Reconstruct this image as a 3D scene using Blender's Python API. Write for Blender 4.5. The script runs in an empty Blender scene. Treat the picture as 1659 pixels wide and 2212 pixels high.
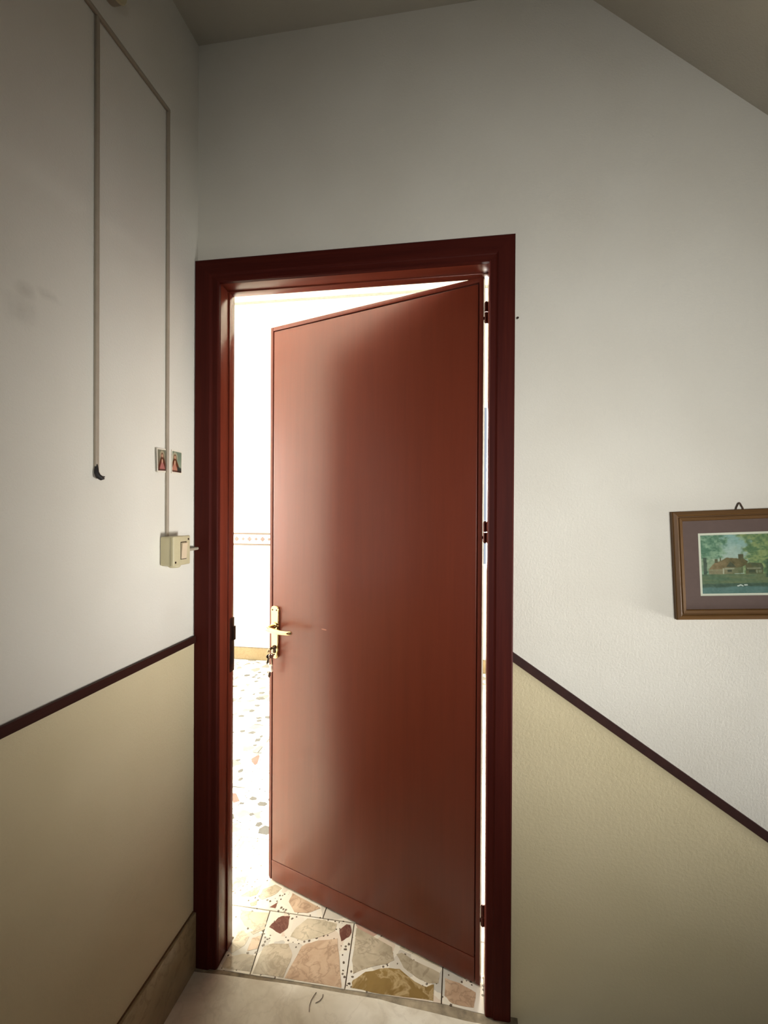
import bpy, bmesh, math, random
import numpy as np
from mathutils import Vector, Matrix
random.seed(7)
np.random.seed(7)
SC = bpy.context.scene
COL = SC.collection

# ------------------------------------------------------------------ camera
CAM_LOC = Vector((0.82443, -1.38979, 1.43011))
YAW, PITCH, ROLL, FPX = 0.1629725, -0.0044649, 0.0051774, 1033.4526
_r = Vector((math.cos(YAW), math.sin(YAW), 0)); _f = Vector((-math.sin(YAW), math.cos(YAW), 0)); _u = Vector((0, 0, 1))
_f2 = _f * math.cos(PITCH) + _u * math.sin(PITCH); _u2 = _u * math.cos(PITCH) - _f * math.sin(PITCH)
_r3 = _r * math.cos(ROLL) + _u2 * math.sin(ROLL); _u3 = _u2 * math.cos(ROLL) - _r * math.sin(ROLL)
cam_data = bpy.data.cameras.new('camera')
cam = bpy.data.objects.new('camera', cam_data); COL.objects.link(cam)
M = Matrix.Identity(4)
for i in range(3):
    M[i][0] = _r3[i]; M[i][1] = _u3[i]; M[i][2] = -_f2[i]; M[i][3] = CAM_LOC[i]
cam.matrix_world = M
cam_data.sensor_fit = 'HORIZONTAL'; cam_data.sensor_width = 36.0
cam_data.lens = 36.0 * FPX / 1659.0
cam_data.clip_start = 0.02; cam_data.clip_end = 100
SC.camera = cam

# ------------------------------------------------------------------ world, lights, exposure
world = bpy.data.worlds.new('world'); SC.world = world
world.use_nodes = True
world.node_tree.nodes['Background'].inputs[0].default_value = (0.75, 0.85, 1.0, 1)
world.node_tree.nodes['Background'].inputs[1].default_value = 0.6
SC.view_settings.view_transform = 'Standard'
SC.view_settings.look = 'None'
SC.view_settings.exposure = 0.0
SC.view_settings.gamma = 1.0
SC.view_settings.use_curve_mapping = False
SC.cycles.use_denoising = True
SC.cycles.use_adaptive_sampling = True
SC.cycles.adaptive_threshold = 0.1
SC.cycles.adaptive_min_samples = 16
SC.cycles.max_bounces = 5
SC.cycles.diffuse_bounces = 3
SC.cycles.glossy_bounces = 3
SC.cycles.transparent_max_bounces = 4
SC.cycles.sample_clamp_indirect = 8.0

def area(name, loc, normal, sx, sy, power, color, spread=180):
    d = bpy.data.lights.new(name, 'AREA'); d.shape = 'RECTANGLE'; d.size = sx; d.size_y = sy
    d.energy = power; d.color = color; d.spread = math.radians(spread)
    o = bpy.data.objects.new(name, d); COL.objects.link(o)
    o.location = loc
    o.rotation_euler = Vector(normal).to_track_quat('-Z', 'Y').to_euler()
    return o
# lamps: narrow stair beam, added fill opposite the door, daylight in the room windows
WIN_STAIR = (-0.76, -0.08, 0.06, 0.94)     # y0 y1 z0 z1 in the wall at the foot of the stairs
WIN_FILL = (1.15, 2.05, 0.95, 1.85)        # x0 x1 z0 z1 of the opening added for the fill lamp opposite the door
WIN_FAR = (0.35, 1.45, 0.9, 2.4)           # x0 x1 z0 z1 in the far wall of the bright room
WIN_SIDE = (0.5, 2.2, 0.7, 2.5)            # y0 y1 z0 z1 in the side wall of the bright room
Y_BACK, X_SIDE, Y_FAR, X_R = -2.4, -2.8, 2.9, 3.3
area('stair_window_beam', (X_R + 0.03, -0.42, 0.5), (-3.28, 0.38, 0.9), 0.6, 0.8, 2.9, (1.0, 0.99, 0.96), 26)  # unseen stair light from the right, narrow beam shaped for the walls' falloff
area('back_fill_lamp', (1.6, Y_BACK - 0.03, 1.4), (-0.235, 1, -0.005), 0.7, 0.7, 7.3, (1.0, 0.99, 0.96), 67)  # unseen fill lamp added to brighten the door wall, beam narrowed for falloff
area('room_window_daylight', (0.9, Y_FAR + 0.12, 1.65), (0, -1, 0), 1.1, 1.5, 330, (1.0, 0.965, 0.89))
area('side_window_daylight', (X_SIDE - 0.12, 1.35, 1.6), (1, 0, 0), 1.7, 1.8, 310, (1.0, 0.965, 0.89))

# ------------------------------------------------------------------ material helpers
def srgb(r, g, b):
    f = lambda c: (c / 255 / 12.92) if c / 255 <= 0.04045 else ((c / 255 + 0.055) / 1.055) ** 2.4
    return (f(r), f(g), f(b), 1)
class Mat:
    def __init__(s, name, rough=0.6, spec=0.5, metal=0.0):
        s.m = bpy.data.materials.new(name); s.m.use_nodes = True
        s.t = s.m.node_tree; s.b = s.t.nodes['Principled BSDF']
        s.b.inputs['Roughness'].default_value = rough
        s.b.inputs['Metallic'].default_value = metal
        s.b.inputs['Specular IOR Level'].default_value = spec
    def n(s, kind, **kw):
        nd = s.t.nodes.new(kind)
        for k, v in kw.items():
            if k in nd.inputs: nd.inputs[k].default_value = v
            else: setattr(nd, k, v)
        return nd
    def l(s, a, b): s.t.links.new(a, b)
    def coord(s, scale=(1, 1, 1), out='Object'):
        tc = s.n('ShaderNodeTexCoord'); mp = s.n('ShaderNodeMapping'); mp.inputs['Scale'].default_value = scale
        s.l(tc.outputs[out], mp.inputs[0]); return mp.outputs[0]
    def noise(s, vec, scale, detail=4, rough=0.55, dist=0.0):
        nd = s.n('ShaderNodeTexNoise'); nd.inputs['Scale'].default_value = scale; nd.inputs['Detail'].default_value = detail
        nd.inputs['Roughness'].default_value = rough; nd.inputs['Distortion'].default_value = dist
        s.l(vec, nd.inputs['Vector']); return nd
    def ramp(s, fac, stops):
        r = s.n('ShaderNodeValToRGB'); e = r.color_ramp.elements
        while len(e) < len(stops): e.new(0.5)
        for el, (p, c) in zip(e, stops): el.position = p; el.color = c
        s.l(fac, r.inputs[0]); return r.outputs[0]
    def mix(s, fac, a, b, mode='MIX'):
        m = s.n('ShaderNodeMix', data_type='RGBA', blend_type=mode)
        for v, i in ((fac, 0), (a, 6), (b, 7)):
            if isinstance(v, (int, float)): m.inputs[i].default_value = v
            elif isinstance(v, tuple): m.inputs[i].default_value = v
            else: s.l(v, m.inputs[i])
        return m.outputs[2]
    def color(s, v):
        if isinstance(v, tuple): s.b.inputs['Base Color'].default_value = v
        else: s.l(v, s.b.inputs['Base Color'])
        return s
    def bump(s, h, strength, dist=0.01):
        b = s.n('ShaderNodeBump'); b.inputs['Strength'].default_value = strength; b.inputs['Distance'].default_value = dist
        s.l(h, b.inputs['Height']); s.l(b.outputs[0], s.b.inputs['Normal']); return s
    def math(s, op, a, b=None, c=None):
        m = s.n('ShaderNodeMath', operation=op)
        for i, v in enumerate((a, b, c)):
            if v is None: continue
            if isinstance(v, (int, float)): m.inputs[i].default_value = v
            else: s.l(v, m.inputs[i])
        return m.outputs[0]

def plaster(name, c, c2, stains=(), grain=160, bump=0.25):
    M_ = Mat(name, 0.75, 0.25); v = M_.coord()
    nz = M_.noise(v, 2.3, 2, 0.6)
    colr = M_.mix(M_.ramp(nz.outputs[0], [(0.35, (0, 0, 0, 1)), (0.7, (1, 1, 1, 1))]), c, c2)
    if stains:
        wob = M_.noise(v, 14, 5, 0.65)
        fac = None
        for (pt, rad, stretch) in stains:
            d = M_.n('ShaderNodeVectorMath', operation='SUBTRACT'); M_.l(v, d.inputs[0]); d.inputs[1].default_value = pt
            sc = M_.n('ShaderNodeVectorMath', operation='MULTIPLY'); M_.l(d.outputs[0], sc.inputs[0]); sc.inputs[1].default_value = stretch
            ln = M_.n('ShaderNodeVectorMath', operation='LENGTH'); M_.l(sc.outputs[0], ln.inputs[0])
            r = M_.math('ADD', M_.math('DIVIDE', ln.outputs['Value'], rad), M_.math('MULTIPLY', M_.math('SUBTRACT', wob.outputs[0], 0.5), 2.2))
            k = M_.math('SUBTRACT', 1.0, r); k.node.use_clamp = True
            fac = k if fac is None else M_.math('MAXIMUM', fac, k)
        fac = M_.math('MULTIPLY', fac, 0.22)
        colr = M_.mix(fac, colr, srgb(112, 104, 90))
    M_.color(colr)
    if bump > 0:
        fine = M_.noise(v, grain, 2, 0.7); M_.bump(fine.outputs[0], bump, 0.004)
    return M_.m

def wood(name, c1, c2, c3, rough=0.35, axis='Z', gscale=38, coat=0.0, spec=0.5, rv=0.0):
    M_ = Mat(name, rough, spec)
    s = {'Z': (1, 1, 0.045), 'X': (0.045, 1, 1), 'Y': (1, 0.045, 1)}[axis]
    v = M_.coord(s)
    g = M_.noise(v, gscale, 3, 0.6, 0.0); g2 = M_.noise(v, gscale * 5, 1, 0.5)
    f = M_.math('ADD', M_.math('MULTIPLY', g.outputs[0], 0.7), M_.math('MULTIPLY', g2.outputs[0], 0.3))
    M_.color(M_.ramp(f, [(0.3, c1), (0.5, c2), (0.72, c3)]))
    M_.b.inputs['Coat Weight'].default_value = coat; M_.b.inputs['Coat Roughness'].default_value = 0.2
    return M_.m

def marble(name, base, vein, dark, rough=0.3, scale=6, spec=0.5, vf=0.4):
    M_ = Mat(name, rough, spec); v = M_.coord()
    w = M_.noise(v, scale, 4, 0.62, 0.6); w2 = M_.noise(v, scale * 1.9, 4, 0.6, 0.5)
    veins = M_.ramp(w2.outputs[0], [(0.455, (0, 0, 0, 1)), (0.5, (1, 1, 1, 1)), (0.545, (0, 0, 0, 1))])
    c = M_.mix(M_.ramp(w.outputs[0], [(0.35, (0, 0, 0, 1)), (0.68, (1, 1, 1, 1))]), base, vein)
    c = M_.mix(M_.math('MULTIPLY', veins, vf), c, dark)
    M_.color(c); return M_.m

def plain(name, c, rough=0.5, metal=0.0, spec=0.5, var=0.12, scale=40):
    M_ = Mat(name, rough, spec, metal); nz = M_.noise(M_.coord(), scale, 3)
    lo = tuple(x * (1 - var) for x in c[:3]) + (1,); hi = tuple(min(1, x * (1 + var)) for x in c[:3]) + (1,)
    M_.color(M_.ramp(nz.outputs[0], [(0.3, lo), (0.7, hi)])); return M_.m

def vcol(name, rough=0.6, spec=0.3):
    M_ = Mat(name, rough, spec); a = M_.n('ShaderNodeVertexColor'); a.layer_name = 'col'
    M_.color(a.outputs[0]); return M_.m

MT = {}
MT['wall'] = plaster('wall_plaster', srgb(224, 220, 208), srgb(216, 211, 198))
MT['wall_l'] = plaster('wall_plaster_stained', srgb(224, 220, 208), srgb(216, 211, 198),
    stains=[((0, -0.545, 1.857), 0.030, (1, 0.8, 1.9)), ((0, -0.61, 1.802), 0.045, (1, 1, 1.3)), ((0, -0.60, 1.845), 0.03, (1, 1, 1.6))])
MT['unseen'] = plaster('stairwell_paint', srgb(150, 142, 126), srgb(140, 132, 116), bump=0)
MT['dado'] = plaster('dado_paint', srgb(214, 200, 164), srgb(206, 192, 155), grain=120, bump=0.35)
MT['ceil'] = plaster('ceiling_paint', srgb(196, 190, 176), srgb(188, 182, 168))
MT['room_wall'] = plaster('room_wall_paint', srgb(236, 232, 220), srgb(230, 226, 214), bump=0)
MT['room_dado'] = plaster('room_dado_paint', srgb(222, 221, 208), srgb(206, 208, 198), bump=0)
MT['rail'] = wood('rail_wood', srgb(42, 20, 15), srgb(52, 26, 20), srgb(60, 32, 25), 0.55, 'Y', 38, 0.0, 0.2)
MT['frame'] = wood('frame_mahogany', srgb(58, 19, 14), srgb(67, 23, 17), srgb(76, 28, 20), 0.55, 'Z', 45, 0.0, 0.07)
MT['frame_x'] = wood('frame_mahogany_head', srgb(58, 19, 14), srgb(67, 23, 17), srgb(76, 28, 20), 0.55, 'X', 45, 0.0, 0.07)
MT['door'] = wood('door_mahogany', srgb(103, 43, 26), srgb(108, 46, 28), srgb(113, 49, 30), 0.33, 'Z', 30, 0.0, 0.55)
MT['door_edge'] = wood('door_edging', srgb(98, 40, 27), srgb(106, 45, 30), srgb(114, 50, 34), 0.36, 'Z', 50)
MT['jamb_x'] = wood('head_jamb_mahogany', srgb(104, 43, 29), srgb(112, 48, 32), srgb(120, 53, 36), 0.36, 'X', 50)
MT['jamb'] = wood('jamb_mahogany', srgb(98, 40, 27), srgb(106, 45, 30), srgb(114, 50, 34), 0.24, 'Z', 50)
MT['door_core'] = plain('door_core', srgb(50, 16, 10), 0.6)
MT['slab'] = marble('landing_marble', srgb(244, 237, 220), srgb(218, 208, 186), srgb(170, 158, 134), 0.42, 7, 0.5, 0.16)
MT['skirt'] = marble('skirting_marble', srgb(178, 162, 126), srgb(150, 134, 100), srgb(110, 94, 66), 0.35, 7)
MT['skirt_room'] = marble('room_skirting_marble', srgb(140, 124, 92), srgb(134, 116, 84), srgb(118, 96, 64), 0.3, 7)
MT['grout'] = plain('grout', srgb(112, 98, 80), 0.9, var=0.35, scale=60)
MT['brass'] = plain('brass', srgb(214, 190, 146), 0.2, 1.0, var=0.05)
MT['steel'] = plain('key_steel', srgb(176, 160, 140), 0.3, 1.0)
MT['dark_metal'] = plain('dark_metal', srgb(60, 44, 36), 0.4, 0.8)
MT['hinge'] = plain('hinge_metal', srgb(88, 40, 30), 0.4, 0.5)
MT['plastic'] = plain('ivory_plastic', srgb(196, 186, 150), 0.42, var=0.04)
MT['rocker'] = plain('rocker_plastic', srgb(214, 196, 166), 0.35, var=0.03)
MT['duct'] = plain('duct_plastic', srgb(164, 152, 134), 0.55, var=0.05)
MT['black'] = plain('black_rubber', srgb(26, 20, 18), 0.6)
MT['mortar'] = plain('mortar', srgb(150, 136, 112), 0.9, var=0.4, scale=30)
MT['white'] = plain('painted_white', srgb(228, 226, 218), 0.5, var=0.03)
MT['grey_trim'] = plain('grey_strip', srgb(136, 138, 130), 0.6)
MT['band'] = plain('border_stripe', srgb(96, 84, 74), 0.5)
MT['diamond'] = plain('border_motif', srgb(108, 88, 80), 0.5)
MT['step'] = marble('step_marble', srgb(206, 198, 180), srgb(190, 180, 160), srgb(150, 140, 120), 0.4, 5)

def terrazzo(name, stops, speckle, sc=11):
    M_ = Mat(name, 0.14, 0.5); v = M_.coord()
    oi = M_.n('ShaderNodeTexCoord')
    wob = M_.noise(v, 9, 4, 0.6)
    off = M_.n('ShaderNodeVectorMath', operation='MULTIPLY_ADD'); M_.l(wob.outputs['Color'], off.inputs[0]); off.inputs[1].default_value = (0.05, 0.05, 0.0); M_.l(v, off.inputs[2])
    vo = M_.n('ShaderNodeTexVoronoi', feature='F1'); vo.inputs['Scale'].default_value = sc; M_.l(off.outputs[0], vo.inputs['Vector'])
    ve = M_.n('ShaderNodeTexVoronoi', feature='DISTANCE_TO_EDGE'); ve.inputs['Scale'].default_value = sc; M_.l(off.outputs[0], ve.inputs['Vector'])
    sx = M_.n('ShaderNodeSeparateColor'); M_.l(vo.outputs['Color'], sx.inputs[0])
    cell = M_.ramp(sx.outputs[0], stops)
    cell.node.color_ramp.interpolation = 'CONSTANT'
    cl = M_.noise(v, 22, 6, 0.65, 1.5)
    cell = M_.mix(M_.math('MULTIPLY', cl.outputs[0], 0.25), cell, srgb(236, 228, 212))
    sp = M_.n('ShaderNodeTexVoronoi', feature='F1'); sp.inputs['Scale'].default_value = 85; M_.l(v, sp.inputs['Vector'])
    ss = M_.n('ShaderNodeSeparateColor'); M_.l(sp.outputs['Color'], ss.inputs[0])
    speck = M_.math('MULTIPLY', M_.math('LESS_THAN', sp.outputs['Distance'], 0.34), M_.math('GREATER_THAN', ss.outputs[0], 0.66))
    matrix = M_.mix(speck, srgb(232, 224, 206), speckle)
    edge = M_.math('LESS_THAN', ve.outputs['Distance'], M_.math('MULTIPLY', wob.outputs[0], 0.16))
    M_.color(M_.mix(edge, cell, matrix))
    return M_.m
MT['tile'] = terrazzo('terrazzo_tile', [(0.0, srgb(226, 218, 200)), (0.3, srgb(206, 198, 182)), (0.5, srgb(222, 204, 182)), (0.7, srgb(230, 224, 210)), (0.85, srgb(196, 192, 180)), (0.97, srgb(190, 150, 130))], srgb(122, 112, 98))
MT['tile_grey'] = terrazzo('terrazzo_tile_grey', [(0.0, srgb(224, 220, 210)), (0.30, srgb(112, 112, 110)), (0.42, srgb(226, 220, 208)), (0.62, srgb(84, 84, 82)), (0.74, srgb(218, 214, 204)), (0.95, srgb(130, 104, 96))], srgb(70, 68, 66), 13)
MT['sh_beige'] = marble('shard_beige', srgb(216, 190, 160), srgb(184, 154, 126), srgb(140, 114, 90), 0.16, 10, 0.5, 0.5)
MT['sh_cream'] = marble('shard_cream', srgb(224, 210, 182), srgb(186, 174, 148), srgb(150, 138, 114), 0.16, 10, 0.5, 0.5)
MT['sh_grey'] = marble('shard_grey', srgb(206, 192, 166), srgb(166, 153, 128), srgb(132, 118, 96), 0.16, 9, 0.5, 0.45)
MT['sh_red'] = marble('shard_red', srgb(124, 84, 70), srgb(100, 64, 55), srgb(150, 112, 96), 0.16, 14)
MT['sh_ochre'] = marble('shard_ochre', srgb(156, 130, 80), srgb(128, 102, 58), srgb(206, 182, 138), 0.16, 5, 0.5, 0.6)
MT['sh_far'] = marble('shard_slate', srgb(78, 77, 75), srgb(70, 69, 67), srgb(60, 59, 57), 0.2, 14)
MT['sh_rose'] = marble('shard_rose', srgb(118, 78, 70), srgb(110, 72, 64), srgb(140, 104, 94), 0.2, 14)
MT['sh_dark'] = plain('shard_dark_chip', srgb(104, 92, 78), 0.2, var=0.3)

# ------------------------------------------------------------------ mesh helpers
def link(name, me, mat, parent=None, loc=None):
    o = bpy.data.objects.new(name, me); COL.objects.link(o)
    if mat is not None and len(me.materials) == 0: me.materials.append(mat)
    if parent is not None: o.parent = parent
    if loc is not None: o.location = loc
    return o
def bm_obj(name, bm, mat, parent=None, smooth=False, loc=None):
    bmesh.ops.recalc_face_normals(bm, faces=bm.faces)
    me = bpy.data.meshes.new(name); bm.to_mesh(me); bm.free()
    if smooth:
        for p in me.polygons: p.use_smooth = True
        me.set_sharp_from_angle(angle=math.radians(40))
    return link(name, me, mat, parent, loc)
def add_box(bm, x0, x1, y0, y1, z0, z1, bev=0.0, seg=2):
    vs = [bm.verts.new(c) for c in ((x0, y0, z0), (x1, y0, z0), (x1, y1, z0), (x0, y1, z0), (x0, y0, z1), (x1, y0, z1), (x1, y1, z1), (x0, y1, z1))]
    fs = [bm.faces.new([vs[i] for i in f]) for f in ((0, 3, 2, 1), (4, 5, 6, 7), (0, 1, 5, 4), (1, 2, 6, 5), (2, 3, 7, 6), (3, 0, 4, 7))]
    if bev > 0:
        es = list({e for f in fs for e in f.edges})
        bmesh.ops.bevel(bm, geom=es, offset=bev, segments=seg, affect='EDGES', profile=0.5)
def box(name, x0, x1, y0, y1, z0, z1, mat, parent=None, bev=0.0, seg=2):
    bm = bmesh.new(); add_box(bm, x0, x1, y0, y1, z0, z1, bev, seg)
    return bm_obj(name, bm, mat, parent, bev > 0)
def add_prism(bm, poly, axis, a, b, bev=0.0):
    """poly 2D points extruded along axis from a to b; the 2D axes are the two others in xyz order"""
    def P(p, t):
        return {'x': (t, p[0], p[1]), 'y': (p[0], t, p[1]), 'z': (p[0], p[1], t)}[axis]
    v0 = [bm.verts.new(P(p, a)) for p in poly]; v1 = [bm.verts.new(P(p, b)) for p in poly]
    n = len(poly); fs = [bm.faces.new(v0), bm.faces.new(v1[::-1])]
    for i in range(n): fs.append(bm.faces.new((v0[i], v0[(i + 1) % n], v1[(i + 1) % n], v1[i])))
    if bev > 0:
        bmesh.ops.recalc_face_normals(bm, faces=fs)
        bmesh.ops.bevel(bm, geom=list(fs[1].edges), offset=bev, segments=2, affect='EDGES')
def prism(name, poly, axis, a, b, mat, parent=None, bev=0.0):
    bm = bmesh.new(); add_prism(bm, poly, axis, a, b, bev); return bm_obj(name, bm, mat, parent, bev > 0)
def add_tube(bm, pts, r, n=10, cap=True):
    pts = [Vector(p) for p in pts]; rings = []
    rs = r if isinstance(r, (list, tuple)) else [r] * len(pts)
    prev = None
    for i, p in enumerate(pts):
        t = (pts[min(i + 1, len(pts) - 1)] - pts[max(i - 1, 0)]).normalized()
        if prev is None:
            a = t.orthogonal().normalized()
        else:
            a = (prev - t * prev.dot(t)).normalized()
        prev = a; b = t.cross(a)
        rings.append([bm.verts.new(p + (a * math.cos(2 * math.pi * k / n) + b * math.sin(2 * math.pi * k / n)) * rs[i]) for k in range(n)])
    for i in range(len(rings) - 1):
        for k in range(n): bm.faces.new((rings[i][k], rings[i][(k + 1) % n], rings[i + 1][(k + 1) % n], rings[i + 1][k]))
    if cap: bm.faces.new(rings[0][::-1]); bm.faces.new(rings[-1])
def tube(name, pts, r, mat, parent=None, n=10):
    bm = bmesh.new(); add_tube(bm, pts, r, n); return bm_obj(name, bm, mat, parent, True)
def add_torus(bm, c, ax, R, r, n=24, m=8):
    ax = Vector(ax).normalized(); a = ax.orthogonal().normalized(); b = ax.cross(a); c = Vector(c); rings = []
    for i in range(n):
        th = 2 * math.pi * i / n; d = a * math.cos(th) + b * math.sin(th)
        rings.append([bm.verts.new(c + d * (R + r * math.cos(2 * math.pi * k / m)) + ax * r * math.sin(2 * math.pi * k / m)) for k in range(m)])
    for i in range(n):
        for k in range(m): bm.faces.new((rings[i][k], rings[i][(k + 1) % m], rings[(i + 1) % n][(k + 1) % m], rings[(i + 1) % n][k]))
def empty(name, loc=(0, 0, 0), rot=(0, 0, 0)):
    o = bpy.data.objects.new(name, None); COL.objects.link(o); o.location = loc; o.rotation_euler = rot
    o.empty_display_size = 0.05; return o
def tag(o, label, cat, kind=None, group=None):
    o['label'] = label; o['category'] = cat
    if kind: o['kind'] = kind
    if group: o['group'] = group
    return o
def color_grid(name, W, H, nx, ny, fn, mat, parent, plane='xz', loc=None):
    """flat print W x H centred on origin, coloured per corner by fn(u, v) with v down from the top"""
    verts = []; cols = []
    for j in range(ny + 1):
        for i in range(nx + 1):
            u, v = i / nx, j / ny
            a, b = (u - 0.5) * W, (0.5 - v) * H
            verts.append((a, 0, b) if plane == 'xz' else (0, a, b)); cols.append(fn(u, v))
    faces = [(j * (nx + 1) + i, (j + 1) * (nx + 1) + i, (j + 1) * (nx + 1) + i + 1, j * (nx + 1) + i + 1) for j in range(ny) for i in range(nx)]
    me = bpy.data.meshes.new(name); me.from_pydata(verts, [], faces)
    at = me.color_attributes.new('col', 'FLOAT_COLOR', 'POINT')
    at.data.foreach_set('color', np.array([srgb(*c) for c in cols], dtype=np.float32).ravel())
    return link(name, me, mat, parent, loc)

# ------------------------------------------------------------------ the setting
LAND_X = 0.985
RISE, RUN = 0.171, 0.255
def slope_z(x): return 1.018 - 0.671 * (x - 0.967)
def ceil_z(x): return 2.88 if x < 1.108 else 2.88 - 0.857 * (x - 1.108)

# wall with the door (both faces), from the stairs to the bright room
bm = bmesh.new()
add_box(bm, X_SIDE, 0.032, 0.0, 0.10, -0.02, 3.62)
add_box(bm, 0.936, X_R, 0.0, 0.10, -2.2, 3.62)
add_box(bm, 0.032, 0.936, 0.0, 0.10, 2.166, 3.62)
wall_front = bm_obj('wall_front', bm, MT['wall'])
tag(wall_front, 'pale plaster wall around the open door, beige lower part beside the stairs', 'wall', 'structure')
prism('painted_dado', [(0.960, -2.15), (X_R - .02, -2.15), (X_R - .02, slope_z(X_R - .02)), (0.960, slope_z(0.960))], 'y', -0.0025, 0.001, MT['dado'], wall_front)
# left wall
wl = box('wall_left', -0.12, 0.0, Y_BACK, 0.0, -0.02, 2.95, MT['wall_l'])
tag(wl, 'pale plaster wall left of the door with light switch and cable ducts', 'wall', 'structure')
box('painted_dado', 0.0, 0.0025, Y_BACK + .01, -0.0005, 0.0, 1.022, MT['dado'], wl)
# dark rails between the two paints
t1 = box('trim_1', 0.0, 0.009, Y_BACK + .01, -0.018, 1.014, 1.036, MT['rail'], None, 0.002)
tag(t1, 'thin dark wooden rail running level along the left wall', 'rail', 'structure')
bm = bmesh.new()
x0, x1 = 0.962, X_R - .02; h = 0.0135
add_prism(bm, [(x0, slope_z(x0) - h), (x1, slope_z(x1) - h), (x1, slope_z(x1) + h), (x0, slope_z(x0) + h)], 'y', -0.009, 0.0005)
t2 = bm_obj('trim_2', bm, MT['rail'])
tag(t2, 'thin dark wooden rail sloping down the wall right of the door', 'rail', 'structure')
# baseboard
bl = box('baseboard_left', 0.0, 0.014, Y_BACK + .01, -0.021, 0.0, 0.176, MT['skirt'], None, 0.001)
tag(bl, 'tall veined marble skirting along the foot of the left wall', 'skirting', 'structure')
box('top_joint', 0.0, 0.006, Y_BACK + .01, -0.021, 0.1755, 0.1785, plain('joint_filler', srgb(104, 76, 46), .8), bl)
# landing slab, its back edge a little uneven
edge = [(0.0, -0.030), (0.06, -0.027), (0.103, -0.024), (0.21, -0.021), (0.344, -0.016), (0.46, -0.0165), (0.593, -0.0155), (0.653, -0.022), (0.76, -0.028), (0.842, -0.034), (LAND_X, -0.037)]
fl = prism('floor', [(0.0, Y_BACK), (LAND_X, Y_BACK)] + edge[::-1], 'z', -0.04, 0.0, MT['slab'], None, 0.0015)
tag(fl, 'worn off-white marble landing slab in front of the door sill', 'floor', 'structure')
prism('mortar_joint', edge + [(LAND_X, 0.0), (0.0, 0.0)], 'z', -0.03, -0.0012, MT['mortar'], fl)
# stairs going down to the right
bm = bmesh.new()
prof = [(LAND_X, -0.04)]
prof = []
x, z = LAND_X, 0.0
top = [(x, z - .0)]
pts = [(LAND_X + .002, -2.2)]
pts.append((LAND_X + .002, -RISE))
for i in range(8):
    z = -RISE * (i + 1)
    pts.append((LAND_X + .002 + RUN * (i + 1), z)); pts.append((LAND_X + .002 + RUN * (i + 1), z - RISE))
pts.append((X_R - .02, pts[-1][1])); pts.append((X_R - .02, -2.2))
pts = [pts[0], pts[1]] + pts[2:]
add_prism(bm, pts, 'y', Y_BACK + .01, -0.005)
st = bm_obj('floor_stairs', bm, MT['step'])
tag(st, 'marble stair flight going down beside the landing', 'stairs', 'structure')
# ceilings
ce = box('ceiling', -0.12, 1.108, Y_BACK - .1, 0.0, 2.88, 2.95, MT['ceil'])
tag(ce, 'level greyish ceiling above the landing', 'ceiling', 'structure')
cs = prism('ceiling_slope', [(1.108, 2.88), (X_R, ceil_z(X_R)), (X_R, ceil_z(X_R) + .1), (1.108, 2.98)], 'y', Y_BACK - .1, 0.0, MT['ceil'])
tag(cs, 'sloping greyish ceiling descending with the stairs at upper right', 'ceiling', 'structure')
# walls out of view that close the stairwell
bm = bmesh.new(); a0, a1, b0, b1 = WIN_FILL
add_box(bm, -0.12, a0, Y_BACK - 0.12, Y_BACK, -2.2, 3.1); add_box(bm, a1, X_R + .1, Y_BACK - 0.12, Y_BACK, -2.2, 3.1)
add_box(bm, a0, a1, Y_BACK - 0.12, Y_BACK, -2.2, b0); add_box(bm, a0, a1, Y_BACK - 0.12, Y_BACK, b1, 3.1)
wb = bm_obj('wall_back', bm, MT['unseen']); tag(wb, 'plaster stairwell wall with an added window opposite the door', 'wall', 'structure')
bm = bmesh.new(); a0, a1, b0, b1 = WIN_STAIR
add_box(bm, X_R, X_R + .12, Y_BACK, a0, -2.2, 3.1); add_box(bm, X_R, X_R + .12, a1, 0.0, -2.2, 3.1)
add_box(bm, X_R, X_R + .12, a0, a1, -2.2, b0); add_box(bm, X_R, X_R + .12, a0, a1, b1, 3.1)
wr = bm_obj('wall_right', bm, MT['unseen']); tag(wr, 'plaster wall with a window at the foot of the stairs', 'wall', 'structure')
def window(name, rect, plane, at, label):
    a0, a1, b0, b1 = rect; e = empty(name); tag(e, label, 'window', 'structure')
    def bar(u0, u1, v0, v1, nm):
        if plane == 'y': box(nm, u0, u1, at - .03, at + .03, v0, v1, MT['white'], e, .004)
        else: box(nm, at - .03, at + .03, u0, u1, v0, v1, MT['white'], e, .004)
    w = .045
    bar(a0, a0 + w, b0, b1, 'window_frame'); bar(a1 - w, a1, b0, b1, 'window_frame')
    bar(a0 + w, a1 - w, b0, b0 + w, 'window_frame'); bar(a0 + w, a1 - w, b1 - w, b1, 'window_frame')
    m = (a0 + a1) / 2; bar(m - .03, m + .03, b0 + w, b1 - w, 'mullion')
window('window_1', WIN_STAIR, 'x', X_R + .08, 'white framed window at the foot of the stairs')
window('added_window_4', WIN_FILL, 'y', Y_BACK - .08, 'white framed window added for the fill lamp opposite the door')

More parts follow.
